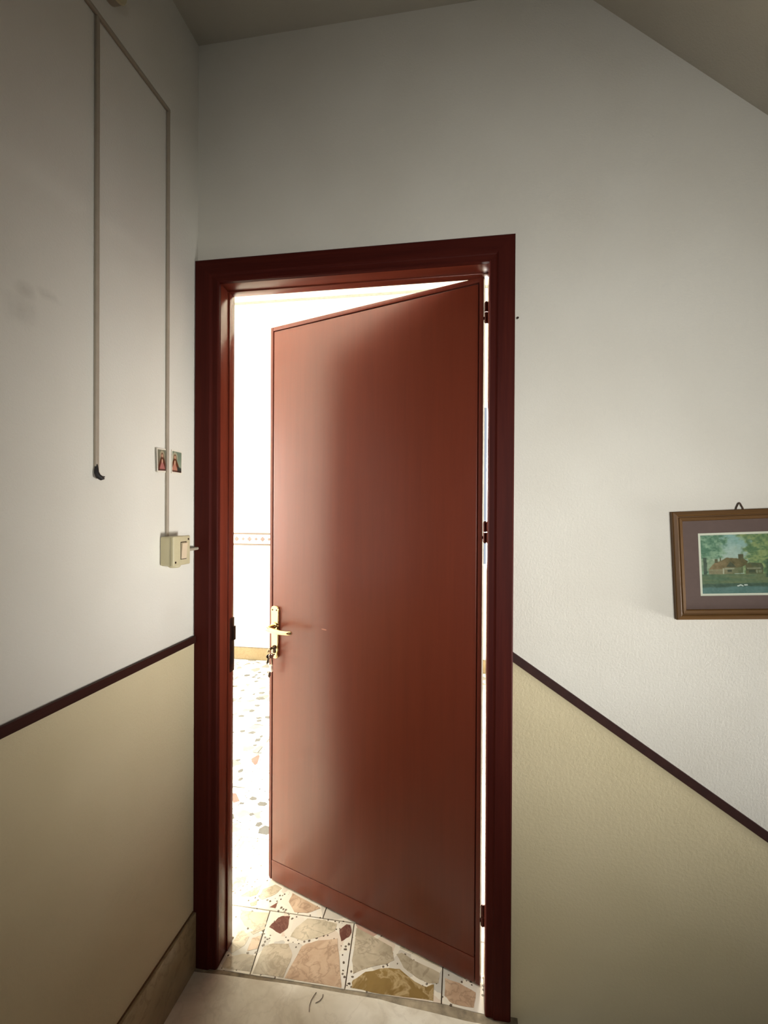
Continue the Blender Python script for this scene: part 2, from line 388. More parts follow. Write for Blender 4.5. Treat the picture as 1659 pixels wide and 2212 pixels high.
# the bright room behind the door
X_RR = 1.9
bm = bmesh.new(); a0, a1, b0, b1 = WIN_FAR
add_box(bm, X_SIDE - .15, a0, Y_FAR, Y_FAR + .15, -.02, 3.62); add_box(bm, a1, X_RR + .1, Y_FAR, Y_FAR + .15, -.02, 3.62)
add_box(bm, a0, a1, Y_FAR, Y_FAR + .15, -.02, b0); add_box(bm, a0, a1, Y_FAR, Y_FAR + .15, b1, 3.62)
wf = bm_obj('wall_far', bm, MT['room_wall']); tag(wf, 'white far wall of the bright room seen through the doorway', 'wall', 'structure')
box('painted_dado', X_SIDE, a0, Y_FAR - .003, Y_FAR, 0.10, 1.088, MT['room_dado'], wf)
box('border_stripe', X_SIDE, a0, Y_FAR - .005, Y_FAR, 1.085, 1.103, MT['band'], wf)
box('border_stripe', X_SIDE, a0, Y_FAR - .005, Y_FAR, 1.188, 1.206, MT['band'], wf)
bm = bmesh.new()
k = 0; x = X_SIDE + .05
while x < a0 - .05:
    s_ = .016 if k % 2 else .024
    add_prism(bm, [(x - s_, 1.146), (x, 1.146 - s_), (x + s_, 1.146), (x, 1.146 + s_)], 'y', Y_FAR - .004, Y_FAR)
    x += .0655; k += 1
dm = bm_obj('border_motifs', bm, MT['diamond'], wf); dm['kind'] = 'stuff'
t4 = box('trim_4', X_SIDE, X_RR, Y_FAR - .012, Y_FAR, 3.378, 3.398, MT['grey_trim']); tag(t4, 'thin grey strip high on the far wall of the bright room', 'strip', 'structure')
bf = box('baseboard_far', X_SIDE, X_RR, Y_FAR - .014, Y_FAR, 0.0, 0.112, MT['skirt_room'], None, .001); tag(bf, 'honey coloured marble skirting below the far white wall', 'skirting', 'structure')
box('top_joint', X_SIDE, X_RR, Y_FAR - .016, Y_FAR, 0.112, 0.116, MT['grout'], bf)
bm = bmesh.new(); a0, a1, b0, b1 = WIN_SIDE
add_box(bm, X_SIDE - .15, X_SIDE, .1, a0, -.02, 3.62); add_box(bm, X_SIDE - .15, X_SIDE, a1, Y_FAR, -.02, 3.62)
add_box(bm, X_SIDE - .15, X_SIDE, a0, a1, -.02, b0); add_box(bm, X_SIDE - .15, X_SIDE, a0, a1, b1, 3.62)
ws = bm_obj('wall_side', bm, MT['room_wall']); tag(ws, 'white side wall of the bright room with a window', 'wall', 'structure')
wr2 = box('wall_room_right', X_RR, X_RR + .1, .1, Y_FAR, -.02, 3.62, MT['room_wall']); tag(wr2, 'white wall of the bright room behind the door', 'wall', 'structure')
cr = box('ceiling_room', X_SIDE - .15, X_RR + .1, 0.1, Y_FAR + .15, 3.62, 3.7, MT['room_wall']); tag(cr, 'white ceiling of the bright room', 'ceiling', 'structure')
window('window_2', WIN_FAR, 'y', Y_FAR + .07, 'white framed window in the far wall of the bright room')
window('window_3', WIN_SIDE, 'x', X_SIDE - .07, 'white framed window in the side wall of the bright room')

# terrazzo floor of the bright room: every tile its own piece, marble shards set into the near ones
fr = box('floor_room', X_SIDE, X_RR, 0.1, Y_FAR, -0.04, -0.004, MT['grout'])
tag(fr, 'floor of polished tiles with inlaid marble shards running under the door', 'floor', 'structure')
box('mortar_bed', 0.06, 0.915, -0.012, 0.1, -0.04, -0.004, MT['grout'], fr)
G = 0.0016
def tile(poly, mat='tile'):
    cx = sum(p[0] for p in poly) / len(poly); cy = sum(p[1] for p in poly) / len(poly)
    o = prism('tile', poly, 'z', -0.02, 0.0, MT[mat], fr, 0.0006)
    return o
row1 = [
    tile([(0.0795, -0.012), (0.188 - G, -0.011), (0.156 - G, 0.222 - G), (-0.12 + G, 0.222 - G), (-0.12 + G, 0.1015), (0.0795, 0.1015)]),
    tile([(0.188 + G, -0.011), (0.486 - G, -0.006), (0.463 - G, 0.222 - G), (0.156 + G, 0.222 - G)]),
    tile([(0.486 + G, -0.006), (0.772 - G, 0.001), (0.771 - G, 0.222 - G), (0.463 + G, 0.222 - G)]),
    tile([(0.772 + G, 0.001), (0.894, -0.009), (0.894, 0.1015), (1.07 - G, 0.1015), (1.07 - G, 0.222 - G), (0.771 + G, 0.222 - G)]),
]
xs1 = [-0.12 - 0.31 * i for i in range(10)]
x = -0.12
while x > X_SIDE + .05:
    nx_ = max(X_SIDE + .002, x - 0.31); tile([(nx_ + G, 0.1015), (x - G, 0.1015), (x - G, 0.222 - G), (nx_ + G, 0.222 - G)]); x = nx_
x = 1.07
while x < X_RR - .05:
    nx_ = min(X_RR - .002, x + 0.31); tile([(x + G, 0.1015), (nx_ - G, 0.1015), (nx_ - G, 0.222 - G), (x + G, 0.222 - G)]); x = nx_
PY, PX = 0.345, 0.47
tiles2 = {}
tmpl = {}
for r in range(8):
    y0 = 0.222 + PY * r; y1 = min(y0 + PY, Y_FAR - .016)
    if y1 - y0 < .05: break
    xo = -0.12 + (0.0 if r % 2 == 0 else 0.235)
    n0 = int(math.floor((X_SIDE - xo) / PX)); n1 = int(math.ceil((X_RR - xo) / PX))
    for c in range(n0, n1):
        xa, xb = max(xo + c * PX, X_SIDE + .002), min(xo + (c + 1) * PX, X_RR - .002)
        if xb - xa < .03: continue
        tiles2[(r, c)] = tile([(xa + G, y0 + G), (xb - G, y0 + G), (xb - G, y1 - G), (xa + G, y1 - G)], 'tile' if r == 0 else 'tile_grey')
def shard(poly, mat, parent, h=0.0004):
    o = prism('shard', poly, 'z', -0.006, h, MT[mat], parent); return o
def jag(poly, amp=0.0016, n=3):
    out = []
    for i in range(len(poly)):
        a = Vector(poly[i]); b = Vector(poly[(i + 1) % len(poly)]); t = (b - a)
        nrm = Vector((-t.y, t.x)).normalized() if t.length > 0 else Vector((0, 0))
        for k in range(n):
            p = a + t * (k / n)
            if k: p = p + nrm * random.uniform(-amp, amp)
            out.append((p.x, p.y))
    return out
# shards of the sill row
shard(jag([(0.052, 0.205), (0.153, 0.212), (0.165, 0.166), (0.133, 0.136), (0.092, 0.150), (0.062, 0.178)]), 'sh_cream', row1[0])
shard(jag([(0.084, 0.122), (0.100, 0.130), (0.128, 0.112), (0.126, 0.078), (0.100, 0.046), (0.084, 0.06)]), 'sh_cream', row1[0])
shard(jag([(0.140, 0.108), (0.166, 0.124), (0.174, 0.074), (0.144, 0.061)]), 'sh_beige', row1[0])
shard(jag([(0.125, 0.129), (0.163, 0.160), (0.169, 0.149), (0.138, 0.121)], .001), 'sh_grey', row1[0])
shard(jag([(0.09, 0.03), (0.135, 0.05), (0.178, 0.05), (0.183, -0.002), (0.09, -0.004)]), 'sh_grey', row1[0])
shard(jag([(0.179, 0.157), (0.195, 0.198), (0.209, 0.208), (0.234, 0.211), (0.243, 0.164), (0.226, 0.139)]), 'sh_red', row1[1])
shard(jag([(0.419, 0.186), (0.437, 0.212), (0.451, 0.212), (0.462, 0.183), (0.457, 0.166), (0.436, 0.146)]), 'sh_red', row1[1])
shard(jag([(0.297, -0.004), (0.313, 0.107), (0.328, 0.12), (0.359, 0.136), (0.421, 0.154), (0.452, 0.065), (0.474, 0.002), (0.474, -0.004)]), 'sh_beige', row1[1])
shard(jag([(0.194, -0.006), (0.191, 0.086), (0.218, 0.101), (0.267, 0.108), (0.293, 0.073), (0.292, -0.003)]), 'sh_grey', row1[1])
shard(jag([(0.271, 0.172), (0.297, 0.212), (0.356, 0.217), (0.405, 0.209), (0.405, 0.181), (0.354, 0.146), (0.306, 0.127), (0.264, 0.134)]), 'sh_cream', row1[1])
shard(jag([(0.474, 0.205), (0.605, 0.153), (0.618, 0.109), (0.594, 0.092), (0.535, 0.068), (0.500, 0.044), (0.486, 0.086)]), 'sh_grey', row1[2])
shard(jag([(0.503, 0.024), (0.536, 0.057), (0.598, 0.08), (0.639, 0.084), (0.689, 0.052), (0.726, 0.041), (0.747, 0.053), (0.748, 0.004), (0.667, 0.001), (0.6, -0.002), (0.504, 0.001)]), 'sh_ochre', row1[2])
shard(jag([(0.622, 0.131), (0.638, 0.139), (0.696, 0.114), (0.762, 0.092), (0.760, 0.058), (0.73, 0.053), (0.692, 0.066), (0.651, 0.09)]), 'sh_grey', row1[2])
shard(jag([(0.63, 0.21), (0.63, 0.155), (0.70, 0.130), (0.76, 0.11), (0.76, 0.21)]), 'sh_cream', row1[2])
shard(jag([(0.779, 0.079), (0.823, 0.07), (0.871, 0.049), (0.864, 0.004), (0.802, 0.006), (0.780, 0.025)]), 'sh_beige', row1[3])
shard(jag([(0.79, 0.21), (0.78, 0.11), (0.84, 0.085), (0.92, 0.12), (0.99, 0.15), (0.97, 0.21)]), 'sh_cream', row1[3])
# shards of the next row
T2 = tiles2[(0, 0)]
shard(jag([(0.021, 0.264), (0.059, 0.311), (0.078, 0.329), (0.08, 0.283), (0.061, 0.267)]), 'sh_beige', T2)
shard(jag([(0.092, 0.268), (0.091, 0.308), (0.128, 0.337), (0.16, 0.324), (0.146, 0.294), (0.108, 0.262)]), 'sh_cream', T2)
shard(jag([(0.071, 0.240), (0.091, 0.257), (0.097, 0.236), (0.08, 0.228)], .001), 'sh_grey', T2)
shard(jag([(-0.044, 0.341), (0.005, 0.362), (0.01, 0.326), (-0.012, 0.285), (-0.028, 0.287)]), 'sh_beige', T2)
shard(jag([(0.207, 0.309), (0.330, 0.262), (0.29, 0.234), (0.243, 0.230), (0.207, 0.27)]), 'sh_beige', T2)
shard(jag([(0.148, 0.235), (0.169, 0.262), (0.17, 0.234)], .001), 'sh_red', T2)
shard(jag([(-0.06, 0.40), (0.02, 0.43), (0.09, 0.50), (0.07, 0.52), (-0.05, 0.44)]), 'sh_cream', T2)
shard(jag([(-0.105, 0.47), (-0.06, 0.52), (-0.07, 0.55), (-0.11, 0.54)]), 'sh_beige', T2)
def host(x, y):
    for (r, c), o in tiles2.items():
        y0 = 0.222 + PY * r; xo = -0.12 + (0.0 if r % 2 == 0 else 0.235)
        if y0 <= y < y0 + PY and xo + c * PX <= x < xo + (c + 1) * PX: return o, xo + c * PX, y0
    return None
for poly, m in (([(-0.363, 1.186), (-0.342, 1.238), (-0.326, 1.221), (-0.305, 1.140), (-0.312, 1.125), (-0.345, 1.155)], 'sh_rose'),
                ([(-0.316, 0.858), (-0.290, 0.858), (-0.245, 0.803), (-0.269, 0.782)], 'sh_rose')):
    cx = sum(p[0] for p in poly) / len(poly); cy = sum(p[1] for p in poly) / len(poly)
    shard(poly, m, host(cx, cy)[0])
# grey shards scattered through the further tiles that show in the doorway
used = [(-.335, 1.18), (-.28, .825)]
for r in range(1, 7):
    y0 = 0.222 + PY * r
    for k in range(24):
        y = y0 + random.uniform(.05, PY - .05)
        xc = 0.078 - 0.515 * (y - .08) + random.uniform(-.03, .36)
        hst = host(xc, y)
        if hst is None or abs(xc - hst[1]) < .045 or abs(xc - hst[1] - PX) < .045 or any(math.hypot(xc - a_, (y - b_)) < .045 for a_, b_ in used): continue
        used.append((xc, y))
        R_ = random.uniform(.014, .036); n_ = random.randint(4, 6); ph = random.uniform(0, 6.28); sx_ = random.uniform(.5, 1.3)
        poly = [(xc + R_ * sx_ * math.cos(ph + 2 * math.pi * i / n_) * random.uniform(.7, 1.1), y + R_ * math.sin(ph + 2 * math.pi * i / n_) * random.uniform(.6, 1.1)) for i in range(n_)]
        shard(poly, random.choice(['sh_far', 'sh_far', 'sh_far', 'sh_grey']), hst[0])
# small dark chips in the matrix between the shards
def chips(parent, spots):
    bm = bmesh.new()
    for x, y in spots:
        R_ = random.uniform(.0025, .006); ph = random.uniform(0, 6.28)
        add_prism(bm, [(x + R_ * math.cos(ph + i * 1.2566) * random.uniform(.5, 1.2), y + R_ * math.sin(ph + i * 1.2566) * random.uniform(.5, 1.2)) for i in range(5)], 'z', -.004, .0003)
    o = bm_obj('stone_chips', bm, MT['sh_dark'], parent); o['kind'] = 'stuff'
chips(row1[0], [(0.16, .115), (.168, .128), (.172, .03), (.15, .055), (.175, .06), (.11, .14), (.12, .19), (.09, .198)])
chips(row1[1], [(.182, .118), (.192, .112), (.186, .09), (.188, .102), (.196, .128), (.25, .13), (.262, .12), (.246, .205), (.228, .216), (.258, .212), (.33, .13), (.352, .144), (.372, .156), (.385, .16), (.295, .1), (.3, .115), (.41, .15), (.44, .13), (.452, .1), (.462, .075), (.455, .12), (.466, .05), (.41, .216), (.395, .217), (.37, .218), (.476, .03), (.462, .14)])
chips(row1[2], [(.495, .012), (.492, .05), (.5, .035), (.63, .1), (.65, .135), (.72, .06), (.755, .06), (.6, .088), (.49, .006)])
chips(row1[3], [(.79, .09), (.86, .07), (.80, .0), (.83, .075)])
chips(T2, [(.10, .31), (.07, .29), (.165, .29), (.175, .275), (.18, .3), (.06, .25), (.02, .33), (.19, .24), (.2, .235), (.05, .35), (.09, .35), (-.03, .38), (.0, .40), (.12, .44), (-.02, .47), (.04, .52), (-.04, .55), (.02, .55), (.14, .26)])

# ------------------------------------------------------------------ door frame
OX0, OX1, OZ = 0.078, 0.895, 2.130
dfm = empty('trim_3', (0, 0, 0)); tag(dfm, 'dark mahogany door frame with wide casing around the doorway', 'door frame', 'structure')
box('jamb', 0.034, OX0, 0.0, 0.085, 0.0, OZ, MT['jamb'], dfm, 0.0015)
box('jamb', OX1, 0.934, 0.0, 0.085, 0.0, OZ, MT['jamb'], dfm, 0.0015)
box('head_jamb', 0.034, 0.934, 0.0, 0.085, OZ, 2.164, MT['jamb_x'], dfm, 0.0015)
box('stop_bead', OX0, OX0 + .004, 0.050, 0.083, 0.0, OZ - .004, MT['jamb'], dfm, 0.001)
box('stop_bead', OX0 + .001, OX1, 0.050, 0.083, OZ - .004, OZ, MT['jamb_x'], dfm, 0.001)
prof = [(0.0, 0.0), (0.0, 0.012), (0.003, 0.0155), (0.017, 0.0155), (0.020, 0.0165), (0.024, 0.020), (0.066, 0.020), (0.070, 0.016), (0.070, 0.0)]
def casing(fn0, fn1, mat):
    bm = bmesh.new(); a = [bm.verts.new(fn0(u, t)) for u, t in prof]; b = [bm.verts.new(fn1(u, t)) for u, t in prof]
    for i in range(len(prof)): bm.faces.new((a[i], a[(i + 1) % len(prof)], b[(i + 1) % len(prof)], b[i]))
    bm.faces.new(a[::-1]); bm.faces.new(b)
    return bm_obj('casing', bm, mat, dfm)
kl = (OX0 - 0.0005) / 0.070
casing(lambda u, t: (OX0 - u * kl, -t, 0.0), lambda u, t: (OX0 - u * kl, -t, OZ + u), MT['frame'])
casing(lambda u, t: (OX1 + u, -t, 0.0), lambda u, t: (OX1 + u, -t, OZ + u), MT['frame'])
casing(lambda u, t: (OX0 - u * kl, -t, OZ + u), lambda u, t: (OX1 + u, -t, OZ + u), MT['frame_x'])
sp = box('strike_plate', OX0, OX0 + .0058, 0.058, 0.086, 0.90, 1.075, MT['dark_metal'], dfm, 0.001)
box('strike_lip', OX0 + .004, OX0 + .0095, 0.074, 0.089, 1.000, 1.046, MT['dark_metal'], sp, 0.001)
box('bolt_hole', OX0 + .0055, OX0 + .0062, 0.064, 0.076, 0.925, 0.965, MT['black'], sp)

# ------------------------------------------------------------------ door leaf (local x from hinge to free edge, local y towards the landing)
HX, HY = 0.885, 0.065
d1 = empty('door_1', (HX, HY, 0.0), (0, 0, math.atan2(0.3449, -0.9386)))
tag(d1, 'reddish brown mahogany door standing half open into the bright room', 'door', 'structure')
LW, LH, T = 0.845, 2.127, 0.040
box('door_panel', 0.0205, 0.8270, -T, 0.0, 0.0835, 2.1080, MT['door'], d1, 0.0018, 3)
box('bottom_rail', 0.0195, 0.8285, -T, -0.0002, 0.006, 0.0815, MT['door'], d1, 0.0016, 3)
box('core', 0.010, 0.838, -T + .002, -0.0075, 0.010, 2.119, MT['door_core'], d1)
prism('edge_band', [(0.8320, 0.006), (LW - .006, 0.006), (LW, 0.016), (LW, LH), (0.8320, LH)], 'y', -T, -0.0008, MT['door_edge'], d1, 0.001)
box('edge_band', 0.0165, 0.8318, -T, -0.0008, 2.1128, LH, MT['door_edge'], d1, 0.001)
prism('edge_band', [(0.003, -0.0008), (0.0165, -0.0008), (0.0165, -T), (0.014, -T), (0.003, -0.014)], 'z', 0.006, LH, MT['door_edge'], d1, 0.0006)
for zc in (2.02, 1.365, 0.215):
    bm = bmesh.new()
    add_tube(bm, [(-0.004, -0.006, zc - .028), (-0.004, -0.006, zc - .001)], 0.0062, 12)
    add_tube(bm, [(-0.004, -0.006, zc + .001), (-0.004, -0.006, zc + .028)], 0.0062, 12)
    add_tube(bm, [(-0.004, -0.006, zc - .033), (-0.004, -0.006, zc - .028)], [.003, .0062], 12)
    add_tube(bm, [(-0.004, -0.006, zc + .028), (-0.004, -0.006, zc + .033)], [.0062, .003], 12)
    add_box(bm, -0.004, 0.006, -0.010, -0.004, zc - .02, zc - .012); add_box(bm, -0.0105, -0.004, -0.010, -0.004, zc + .012, zc + .02)
    bm_obj('hinge', bm, MT['hinge'], d1, True)
# handle: tall brass plate, lever and lock
PC = 0.8115
def plate_poly(w0, w1, z0, z1):
    p = []
    for k in range(13):
        a = math.pi * k / 12; p.append((PC + w1 * math.copysign(abs(math.cos(a)) ** .75, math.cos(a)), z1 - .014 + .014 * math.sin(a)))
    for k in range(13):
        a = math.pi + math.pi * k / 12; p.append((PC + w0 * math.cos(a), z0 + .016 + .016 * math.sin(a)))
    return p
pl = prism('handle_plate', plate_poly(.0165, .0195, .862, 1.062), 'y', 0.0, 0.0085, MT['brass'], d1, 0.0022)
for sx_, sz_ in ((-.010, 1.047), (.010, 1.047), (0.0, .878)):
    tube('screw', [(PC + sx_, .0075, sz_), (PC + sx_, .0092, sz_)], .0032, MT['dark_metal'], pl, 10)
bm = bmesh.new()
ZL = 0.984
add_tube(bm, [(PC, .008, ZL), (PC, .013, ZL), (PC, .014, ZL)], [.0165, .0165, .0125], 20)
add_tube(bm, [(PC, .012, ZL), (PC, .03, ZL), (PC, .042, ZL), (PC - .003, .050, ZL), (PC - .010, .055, ZL), (PC - .022, .057, ZL - .001), (PC - .045, .056, ZL - .003), (PC - .075, .054, ZL - .004), (PC - .100, .052, ZL - .003), (PC - .116, .051, ZL - .001), (PC - .120, .051, ZL)],
         [.0095, .0092, .0095, .0100, .0102, .0100, .0092, .0085, .0082, .0072, .004], 14)
bm_obj('lever_handle', bm, MT['brass'], d1, True)
bm = bmesh.new()
add_tube(bm, [(PC, .008, .905), (PC, .012, .905)], .0085, 16); add_box(bm, PC - .005, PC + .005, .008, .012, .884, .905)
bm_obj('lock_cylinder', bm, MT['dark_metal'], d1, True)
# pale scuff on the leaf
bm = bmesh.new(); add_prism(bm, [(.572, 1.000), (.578, .9975), (.592, .9985), (.598, 1.001), (.590, 1.0025), (.580, 1.0020)], 'y', -.0002, .0003)
bm_obj('scuff_mark', bm, plain('scuff', srgb(176, 110, 90), .5), d1)

# bunch of keys hanging from the lock
DM = Matrix.Translation((HX, HY, 0)) @ Matrix.Rotation(math.atan2(0.3449, -0.9386), 4, 'Z')
kb = empty('key_bunch'); kb.matrix_world = DM @ Matrix.Translation((PC, .012, .905))
tag(kb, 'bunch of keys on a ring hanging from the brass door lock', 'keys')
def key(name, m4, mat, bow=.011, length=.032):
    bm = bmesh.new()
    pts_ = [(bow * math.cos(2 * math.pi * k / 14), bow * .85 * math.sin(2 * math.pi * k / 14)) for k in range(14)]
    v = []
    for t in (-.0011, .0011):
        v.append([bm.verts.new((x, t, z)) for x, z in pts_])
        v.append([bm.verts.new((x * .32, t, z * .32 + bow * .42)) for x, z in pts_])
    for k in range(14):
        j = (k + 1) % 14
        bm.faces.new((v[0][k], v[0][j], v[1][j], v[1][k])); bm.faces.new((v[2][k], v[2][j], v[3][j], v[3][k]))
        bm.faces.new((v[0][k], v[0][j], v[2][j], v[2][k])); bm.faces.new((v[1][k], v[1][j], v[3][j], v[3][k]))
    add_prism(bm, [(-.0032, -bow * .7), (.0032, -bow * .7), (.0032, -length), (0, -length - .004), (-.0032, -length * .8), (-.0022, -length * .65), (-.0032, -length * .55)], 'y', -.0011, .0011)
    bm.transform(m4)
    return bm_obj(name, bm, mat, kb, False)
key('key', Matrix.Translation((0, .020, -.002)) @ Matrix.Rotation(math.radians(55), 4, 'Y') @ Matrix.Rotation(math.radians(-90), 4, 'X') , MT['steel'], .0125, .022)
bm = bmesh.new(); add_torus(bm, (.005, .021, -.013), (0.45, 0.85, 0.1), .0125, .0008, 28, 6); bm_obj('ring', bm, MT['steel'], kb, True)
key('key', Matrix.Translation((.006, .018, -.030)) @ Matrix.Rotation(math.radians(-18), 4, 'Y') @ Matrix.Rotation(math.radians(50), 4, 'Z'), MT['dark_metal'], .011, .03)
key('key', Matrix.Translation((-.002, .015, -.027)) @ Matrix.Rotation(math.radians(10), 4, 'Y') @ Matrix.Rotation(math.radians(75), 4, 'Z'), MT['steel'], .011, .03)
tube('cord', [(.006, .019, -.025), (.007, .018, -.05), (.005, .016, -.068)], .0009, MT['duct'], kb, 6)
bm = bmesh.new(); add_prism(bm, [(-.006, -.062), (.004, -.060), (.009, -.068), (.005, -.074), (.008, -.086), (-.002, -.090), (-.009, -.084), (-.005, -.074)], 'y', .011, .018, .002)
bm_obj('fob', bm, plain('fob_plastic', srgb(240, 222, 206), .4), kb, True)
bm = bmesh.new(); add_prism(bm, [(.004, -.090), (.010, -.094), (.014, -.106), (.009, -.112), (.004, -.104)], 'y', .012, .017, .001)
bm_obj('charm', bm, MT['dark_metal'], kb, True)

# ------------------------------------------------------------------ things on the left wall
def duct_poly_vertical(name, yc, z0, z1, parent, w=.010, d=.007):
    return box(name, 0.0005, d, yc - w / 2, yc + w / 2, z0, z1, MT['duct'], parent, .0012)
ct = empty('cable_duct', (0, -.16, 2.54)); tag(ct, 'narrow plastic cable duct running level then dropping to the light switch', 'cable duct')
def at_world(o, parent):
    o.matrix_parent_inverse = parent.matrix_world.inverted(); return o
bpy.context.view_layer.update()
at_world(duct_poly_vertical('duct_drop', -.1605, 1.352, 2.541, ct), ct)
at_world(box('duct_run', 0.0005, .0075, -2.2, -.1555, 2.5415, 2.552, MT['duct'], ct, .0012), ct)
cv = empty('cable_duct', (0, -.4245, 1.52)); tag(cv, 'narrow plastic cable duct ending in a cut black cable', 'cable duct')
bpy.context.view_layer.update()
at_world(duct_poly_vertical('duct_drop', -.4245, 1.515, 2.5405, cv), cv)
bm = bmesh.new()
add_tube(bm, [(.004, -.4255, 1.53), (.006, -.4265, 1.512), (.010, -.426, 1.503), (.013, -.420, 1.499), (.012, -.411, 1.4985)], [.0035, .0052, .006, .0055, .002], 10)
add_tube(bm, [(.004, -.423, 1.525), (.005, -.4225, 1.508), (.010, -.4195, 1.502), (.009, -.405, 1.503)], [.003, .0035, .003, .0012], 8)
at_world(bm_obj('cut_cable', bm, MT['black'], cv, True), cv)
jb = empty('junction_box', (0, -.392, 2.64)); tag(jb, 'small round junction box above the cable ducts at the top edge', 'junction box')
bpy.context.view_layer.update()
at_world(tube('box_body', [(0, -.392, 2.648), (.020, -.392, 2.648), (.022, -.392, 2.648)], [.036, .036, .034], MT['duct'], jb, 24), jb)
at_world(tube('box_lid', [(.022, -.392, 2.648), (.026, -.392, 2.648)], [.037, .035], MT['plastic'], jb, 24), jb)

# light switch
sw = empty('light_switch', (0, -.1475, 1.312)); tag(sw, 'ivory surface mounted light switch box beside the door casing', 'light switch')
Yn, Yf, Z0, Z1, D = -.0405, .0405, -.0405, .0405, .042
box('back_box', 0.0, D - .009, Yn, Yf, Z0, Z1, MT['plastic'], sw, .005, 3)
cvr = box('cover', D - .009, D, Yn - .0008, Yf + .0008, Z0 - .0008, Z1 + .0008, MT['plastic'], sw, .003, 3)
bm = bmesh.new()
add_prism(bm, [(D - .002, -.023), (D + .0015, -.023), (D + .0055, .021), (D - .002, .023)], 'y', -.0055, .0195)
bmesh.ops.recalc_face_normals(bm, faces=bm.faces)
bm_obj('rocker', bm, MT['rocker'], sw)
for (a0, a1, b0, b1) in ((-.0075, -.0055, -.025, .025), (.0195, .0215, -.025, .025), (-.0075, .0215, .023, .025), (-.0075, .0215, -.025, -.023)):
    box('rocker_gap', D - .001, D + .0004, a0, a1, b0, b1, MT['dark_metal'], cvr)
for yy, zz in ((-.031, -.031), (.031, .031)):
    tube('screw', [(D - .002, yy, zz), (D + .0006, yy, zz)], .0032, MT['dark_metal'], sw, 10)
tube('cable_gland', [(.021, -.004, Z0 + .004), (.021, -.004, Z0 - .004), (.021, -.004, Z0 - .0075)], [.0165, .0165, .013], MT['plastic'], sw, 20)
tube('side_conduit', [(.014, Yf - .002, -.004), (.014, .1255, -.004)], .0048, MT['duct'], sw, 12)

# two prayer cards
def lerp(a, b, t): return tuple(a[i] + (b[i] - a[i]) * t for i in range(3))
def sm(a, b, x):
    t = min(1, max(0, (x - a) / (b - a))); return t * t * (3 - 2 * t)
def card_fn(cx, robe, bgd, bgt, dark_side, hair):
    def fn(u, v):
        if u < .07 or u > .93 or v < .05 or v > .93: return (222, 214, 196)
        c = lerp(bgt, bgd, sm(.1, .9, v))
        hd = math.hypot((u - cx) / .24, (v - .27) / .20)
        c = lerp(c, (196, 176, 142), .6 * (1 - sm(.8, 1.15, hd)))
        w = .10 + .40 * sm(.22, .95, v)
        body = 1 - sm(w * .9, w * 1.05, abs(u - cx))
        if v > .22: c = lerp(c, hair, body)
        wr_ = .05 + .30 * sm(.45, .95, v)
        if v > .45: c = lerp(c, robe, (1 - sm(wr_ * .75, wr_, abs(u - cx + .02))) * .9)
        f = math.hypot((u - cx) / .085, (v - .30) / .085)
        c = lerp(c, hair, 1 - sm(1.1, 1.7, f)); c = lerp(c, (198, 158, 128), 1 - sm(.75, 1.0, f))
        n = math.hypot((u - cx) / .07, (v - .52) / .10); c = lerp(c, (206, 170, 136), .8 * (1 - sm(.7, 1.1, n)))
        if dark_side and v > .62 and u > cx + .22: c = lerp(c, (48, 52, 46), .9 * sm(.62, .70, v - .12 * (u - cx)))
        if v > .86: c = lerp(c, (66, 40, 30), .7)
        return c
    return fn
cm_ = vcol('printed_card', .45)
for (yc, zc, w, h_, rotx, fn, label) in (
        (-.1845, 1.5635, .052, .066, math.radians(3.0), card_fn(.52, (176, 112, 106), (108, 84, 66), (112, 112, 92), False, (86, 46, 30)), 'small prayer card with pink robed figure, partly behind the cable duct'),
        (-.1115, 1.5655, .052, .068, math.radians(-.5), card_fn(.32, (186, 128, 106), (150, 158, 134), (112, 124, 104), True, (92, 52, 30)), 'small prayer card with veiled figure, nearer to the door casing')):
    e = empty('prayer_card', (0.0, yc, zc), (rotx, 0, 0)); tag(e, label, 'card', None, 'prayer cards above the light switch')
    cb = box('card_stock', 0.0004, 0.0016, -w / 2, w / 2, -h_ / 2, h_ / 2, plain('card_paper', srgb(214, 206, 188), .6, var=.03), e)
    color_grid('printed_picture', w * .99, h_ * .99, 40, 52, fn, cm_, e, 'yz', (0.0019, 0, 0))
    if rotx > .02:
        e.rotation_euler = (rotx, 0, math.radians(6)); e.location.x = .0024

# ------------------------------------------------------------------ framed painting on the wall beside the stairs
FW, FH = 0.334, 0.286
pe = empty('framed_painting', (1.372 + .167 * math.cos(.049) + .143 * math.sin(.049), -0.001, 1.4284 + .167 * math.sin(.049) - .143 * math.cos(.049)), (0, -.049, 0))
tag(pe, 'brown framed landscape painting of a country house, hanging slightly tilted', 'painting')
fwood = wood('picture_frame_wood', srgb(78, 52, 20), srgb(94, 64, 27), srgb(108, 76, 36), .5, 'X', 60, 0.0, 0.25)
fwoodz = wood('picture_frame_wood_upright', srgb(78, 52, 20), srgb(94, 64, 27), srgb(108, 76, 36), .5, 'Z', 60, 0.0, 0.25)
fprof = [(0, 0), (0, .013), (.002, .016), (.010, .018), (.0125, .0165), (.0135, .012), (.0155, .012), (.017, .0145), (.024, .0125), (.026, .009), (.026, 0)]
def frame_bar(c0, c1, mat):
    bm = bmesh.new()
    def P(c, u, t): return (c[0] * (FW / 2 - u), -t, c[1] * (FH / 2 - u))
    a = [bm.verts.new(P(c0, u, t)) for u, t in fprof]; b = [bm.verts.new(P(c1, u, t)) for u, t in fprof]
    for i in range(len(fprof)): bm.faces.new((a[i], a[(i + 1) % len(fprof)], b[(i + 1) % len(fprof)], b[i]))
    bm.faces.new(a[::-1]); bm.faces.new(b); bm_obj('frame_bar', bm, mat, pe)
